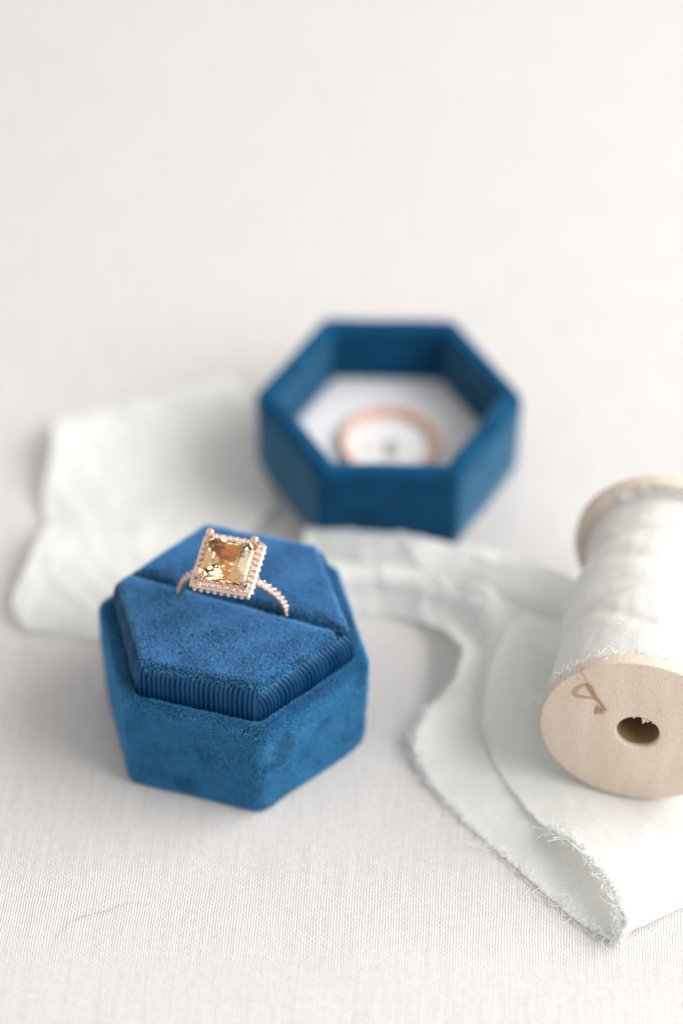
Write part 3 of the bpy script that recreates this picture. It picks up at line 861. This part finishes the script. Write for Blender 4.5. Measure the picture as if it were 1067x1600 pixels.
# upper layer: doubles back over a soft roll at the front and runs up under the spool
upper = [
    [(950, 1469, .45), (1010, 1441, .5), (1080, 1411, .5), (1165, 1377, .5)],
    [(968, 1458, 2.2), (1022, 1434, 2.0), (1085, 1404, 1.8), (1168, 1370, 1.6)],
    [(970, 1430, 4.6), (1020, 1410, 3.6), (1080, 1385, 2.9), (1160, 1350, 2.4)],
    [(944, 1372, 6.6), (1000, 1370, 4.6), (1060, 1350, 3.0), (1145, 1315, 2.2)],
    [(902, 1322, 6.6), (965, 1335, 4.8), (1040, 1312, 2.8), (1130, 1280, 1.9)],
    [(862, 1300, 3.8), (930, 1300, 3.6), (1010, 1280, 2.0), (1110, 1250, 1.4)],
    [(814, 1252, 2.2), (890, 1250, 2.6), (980, 1235, 1.4), (1080, 1210, 1.2)],
    [(770, 1185, 2.0), (840, 1185, 2.6), (930, 1180, 1.3), (1040, 1150, 1.1)],
    [(752, 1120, 3.2), (810, 1120, 3.6), (890, 1120, 1.5), (1010, 1090, 1.1)],
    [(765, 1050, 6.5), (812, 1055, 6), (855, 1060, 4.5), (905, 1055, 3.0)],
    [(790, 985, 10), (822, 995, 9.5), (850, 1000, 9), (878, 1010, 9)],
    [(820, 955, 12.5), (842, 965, 13), (862, 970, 14), (885, 975, 15)],
]
G, o = sheet(upper, 130, 46, wr=.26, seed=8)
fz = MB()
E_, O_ = edge_out(G, 0, 3)
fuzz_edge(fz, E_[4:62], O_[4:62], 380, 1.0, 4.6, .062, 2.6, .85)
fuzz_edge(fz, E_[60:110], O_[60:110], 160, .5, 1.4, .05)
for k in range(4): wave_edge(fz, E_[6:58], O_[6:58], .2 + .3 * k, .25, .055)
# one loose thread standing off near the spool
pth = [at(*p) for p in ((818, 1110, 5), (824, 1097, 6), (834, 1090, 7), (850, 1090, 8), (862, 1092, 9))]
fz.tube([catmull(pth, i / 14) - RB0 for i in range(15)], .13, 5)
pth = [at(*p) for p in ((851, 1091, 8), (848, 1075, 9.5), (850, 1062, 11))]
fz.tube([catmull(pth, i / 8) - RB0 for i in range(9)], .1, 5)
fz.build("frayed_threads", M_thread, o)["kind"] = "stuff"

# strip behind, from the lid over to the spool
backs = [
    [(470, 890, .3), (472, 868, 3), (475, 840, 5.5), (478, 824, 6)],
    [(545, 900, .3), (546, 872, 3.5), (546, 842, 6), (545, 827, 6.5)],
    [(630, 910, .3), (632, 880, 4), (630, 850, 6.5), (622, 835, 6.5)],
    [(712, 925, .4), (716, 895, 5), (714, 865, 7.5), (704, 848, 7.5)],
    [(790, 950, 1.5), (794, 915, 7), (794, 882, 10), (786, 862, 9.5)],
    [(845, 968, 4), (852, 935, 10), (855, 905, 13), (850, 884, 12.5)],
    [(886, 985, 9), (893, 955, 14), (897, 930, 17), (900, 908, 16.5)],
]
G, o = sheet(backs, 110, 36, wr=.35, seed=14, ruf=(.5, .4, 1.2))
# folds left of the boxes
left1 = [
    [(130, 655, .3), (210, 635, .5), (290, 612, .6), (345, 590, .5)],
    [(100, 650, 3.2), (200, 630, 4.5), (300, 608, 5.5), (380, 600, 4)],
    [(86, 668, 5.2), (180, 668, 3.2), (290, 660, 2.2), (398, 645, 3)],
    [(80, 718, 5.0), (185, 712, 3.5), (300, 705, 1.4), (412, 700, 1)],
    [(68, 775, 2.2), (180, 768, 2.4), (300, 762, 1.0), (425, 752, .6)],
    [(75, 835, .9), (180, 828, 1.0), (300, 815, .7), (435, 800, .4)],
]
sheet(left1, 90, 60, wr=.5, seed=31)
left2 = [
    [(84, 806, 1.5), (190, 800, 1.9), (300, 790, 1.4), (430, 772, .9)],
    [(62, 836, 5.0), (170, 836, 4.0), (280, 830, 2.5), (410, 815, 1.6)],
    [(44, 880, 5.2), (140, 890, 3.6), (235, 890, 2.2), (350, 870, 1.2)],
    [(20, 940, 3.4), (110, 950, 2.4), (190, 950, 1.6), (290, 920, .9)],
    [(40, 985, .5), (100, 990, .5), (160, 1000, .5), (250, 975, .4)],
]
sheet(left2, 80, 60, wr=.5, seed=41)

# ribbon wound on the spool: overlapping turns, a fold crossing towards the back
nA, nZ = 200, 110
V = []
Minv = srot.transposed()
def wound_r(a, z):
    """radius of the roll at angle a and distance z behind the front face"""
    s = (z + T) / (-SLEN + 2 * T)          # 0 at the front disc, 1 at the back disc
    s = min(max(s, 0), 1)
    edge = .70 + .10 * math.sin(a + .5)    # where the outermost turns end
    k = 1 / (1 + math.exp((s - edge) * 45))
    r = 15.2 + 2.2 * k
    r += .55 * math.exp(-((s - edge + .05) / .05) ** 2)
    r += .35 * math.sin(s * 9 + a * 1.0 + 1.2) * (1 - s * .3)
    r -= .7 * math.exp(-((s - .42 - .12 * math.cos(a - .6)) / .07) ** 2)
    r += .55 * mnoise.noise(Vector((math.cos(a) * 2, math.sin(a) * 2, s * 4 + 9)))
    for s0, a0, sl, wd, dp in ((.25, 1.9, .16, .035, .5), (.52, 1.2, -.14, .03, .6), (.36, .8, .10, .025, .45), (.62, 2.2, .12, .04, .55), (.12, 1.4, -.05, .03, .35)):
        r -= dp * math.exp(-((s - s0 - sl * math.sin(a - a0)) / wd) ** 2) * (.5 + .5 * math.cos(a - a0))
    r += .16 * mnoise.noise(Vector((math.cos(a) * 7, math.sin(a) * 7, s * 14)))
    return min(r, SR + .3)
for i in range(nZ):
    z = -T - .12 + (-SLEN + 2 * T + .24) * i / (nZ - 1)
    for j in range(nA):
        a = 2 * PI * j / nA; r = wound_r(a, z)
        P = np.array([r * math.cos(a), r * math.sin(a), z])
        V.append(SC + su_ * P[0] + sw_ * P[1] + sn_ * P[2] - RB0)
Fc = [(i * nA + j, i * nA + (j + 1) % nA, (i + 1) * nA + (j + 1) % nA, (i + 1) * nA + j) for i in range(nZ - 1) for j in range(nA)]
wo = mk("wound_roll", V, Fc, M_silk, rib)
fz = MB()
for zc, sgn, n, l1 in ((-T - .1, 1, 300, 3.2), (-SLEN + T + .1, -1, 150, 3.6)):
    for k in range(n):
        a = rng2.uniform(.1, PI + .35); r = wound_r(a, zc) + .05
        P = []; d = np.array([rng2.normal(0, .9), sgn * rng2.uniform(-.6, 1.0), rng2.uniform(.15, .7)])   # tangential, axial, radial
        d /= np.linalg.norm(d); ln = rng2.uniform(.6, l1); q = np.array([0, 0, 0.0]); c = rng2.normal(0, .35)
        for s in range(8):
            rr = r + q[2]; aa = a + q[0] / r
            L3 = np.array([rr * math.cos(aa), rr * math.sin(aa), zc + q[1]])
            P.append(SC + su_ * L3[0] + sw_ * L3[1] + sn_ * L3[2] - RB0)
            q = q + d * ln / 8; q[2] = max(q[2], .02)
            d = d + np.array([c * d[1], -c * d[0], -.12]); d /= np.linalg.norm(d)
        fz.tube(P, .07 if sgn > 0 else .09, 4, cap=False)
# pale tufts over the far rim
for k in range(170):
    aa = math.radians(rng2.choice([122, 108, 97, 88, 71]) + rng2.normal(0, 3.2)); P = []; top = rng2.integers(3, 8)
    for t_ in range(top):
        r = wound_r(aa, -SLEN + T) + .2 + t_ * .5; aa += rng2.normal(0, .012)
        L3 = np.array([r * math.cos(aa), r * math.sin(aa), -SLEN + T + .3])
        P.append(SC + su_ * L3[0] + sw_ * L3[1] + sn_ * L3[2] - RB0)
    fz.tube(P, .1, 4, cap=False)
fz.build("frayed_threads", M_thread, wo)["kind"] = "stuff"

# ------------------------------------------------------------------ a stray hair on the cloth
hp = [at(*p) for p in ((88, 1466, .1), (104, 1446, .35), (130, 1432, .3), (160, 1425, .35), (185, 1416, .3), (210, 1409, .3))]
m_ = MB(); m_.tube([catmull(hp, i / 30) - hp[0] for i in range(31)], [.012 + .022 * math.sin(PI * i / 30) for i in range(31)], 5)
h_ = m_.build("stray_hair", M_hair)
h_.location = Vector(hp[0]) * MM
h_["label"] = "thin dark stray hair lying on the white tablecloth at lower left"; h_["category"] = "hair"
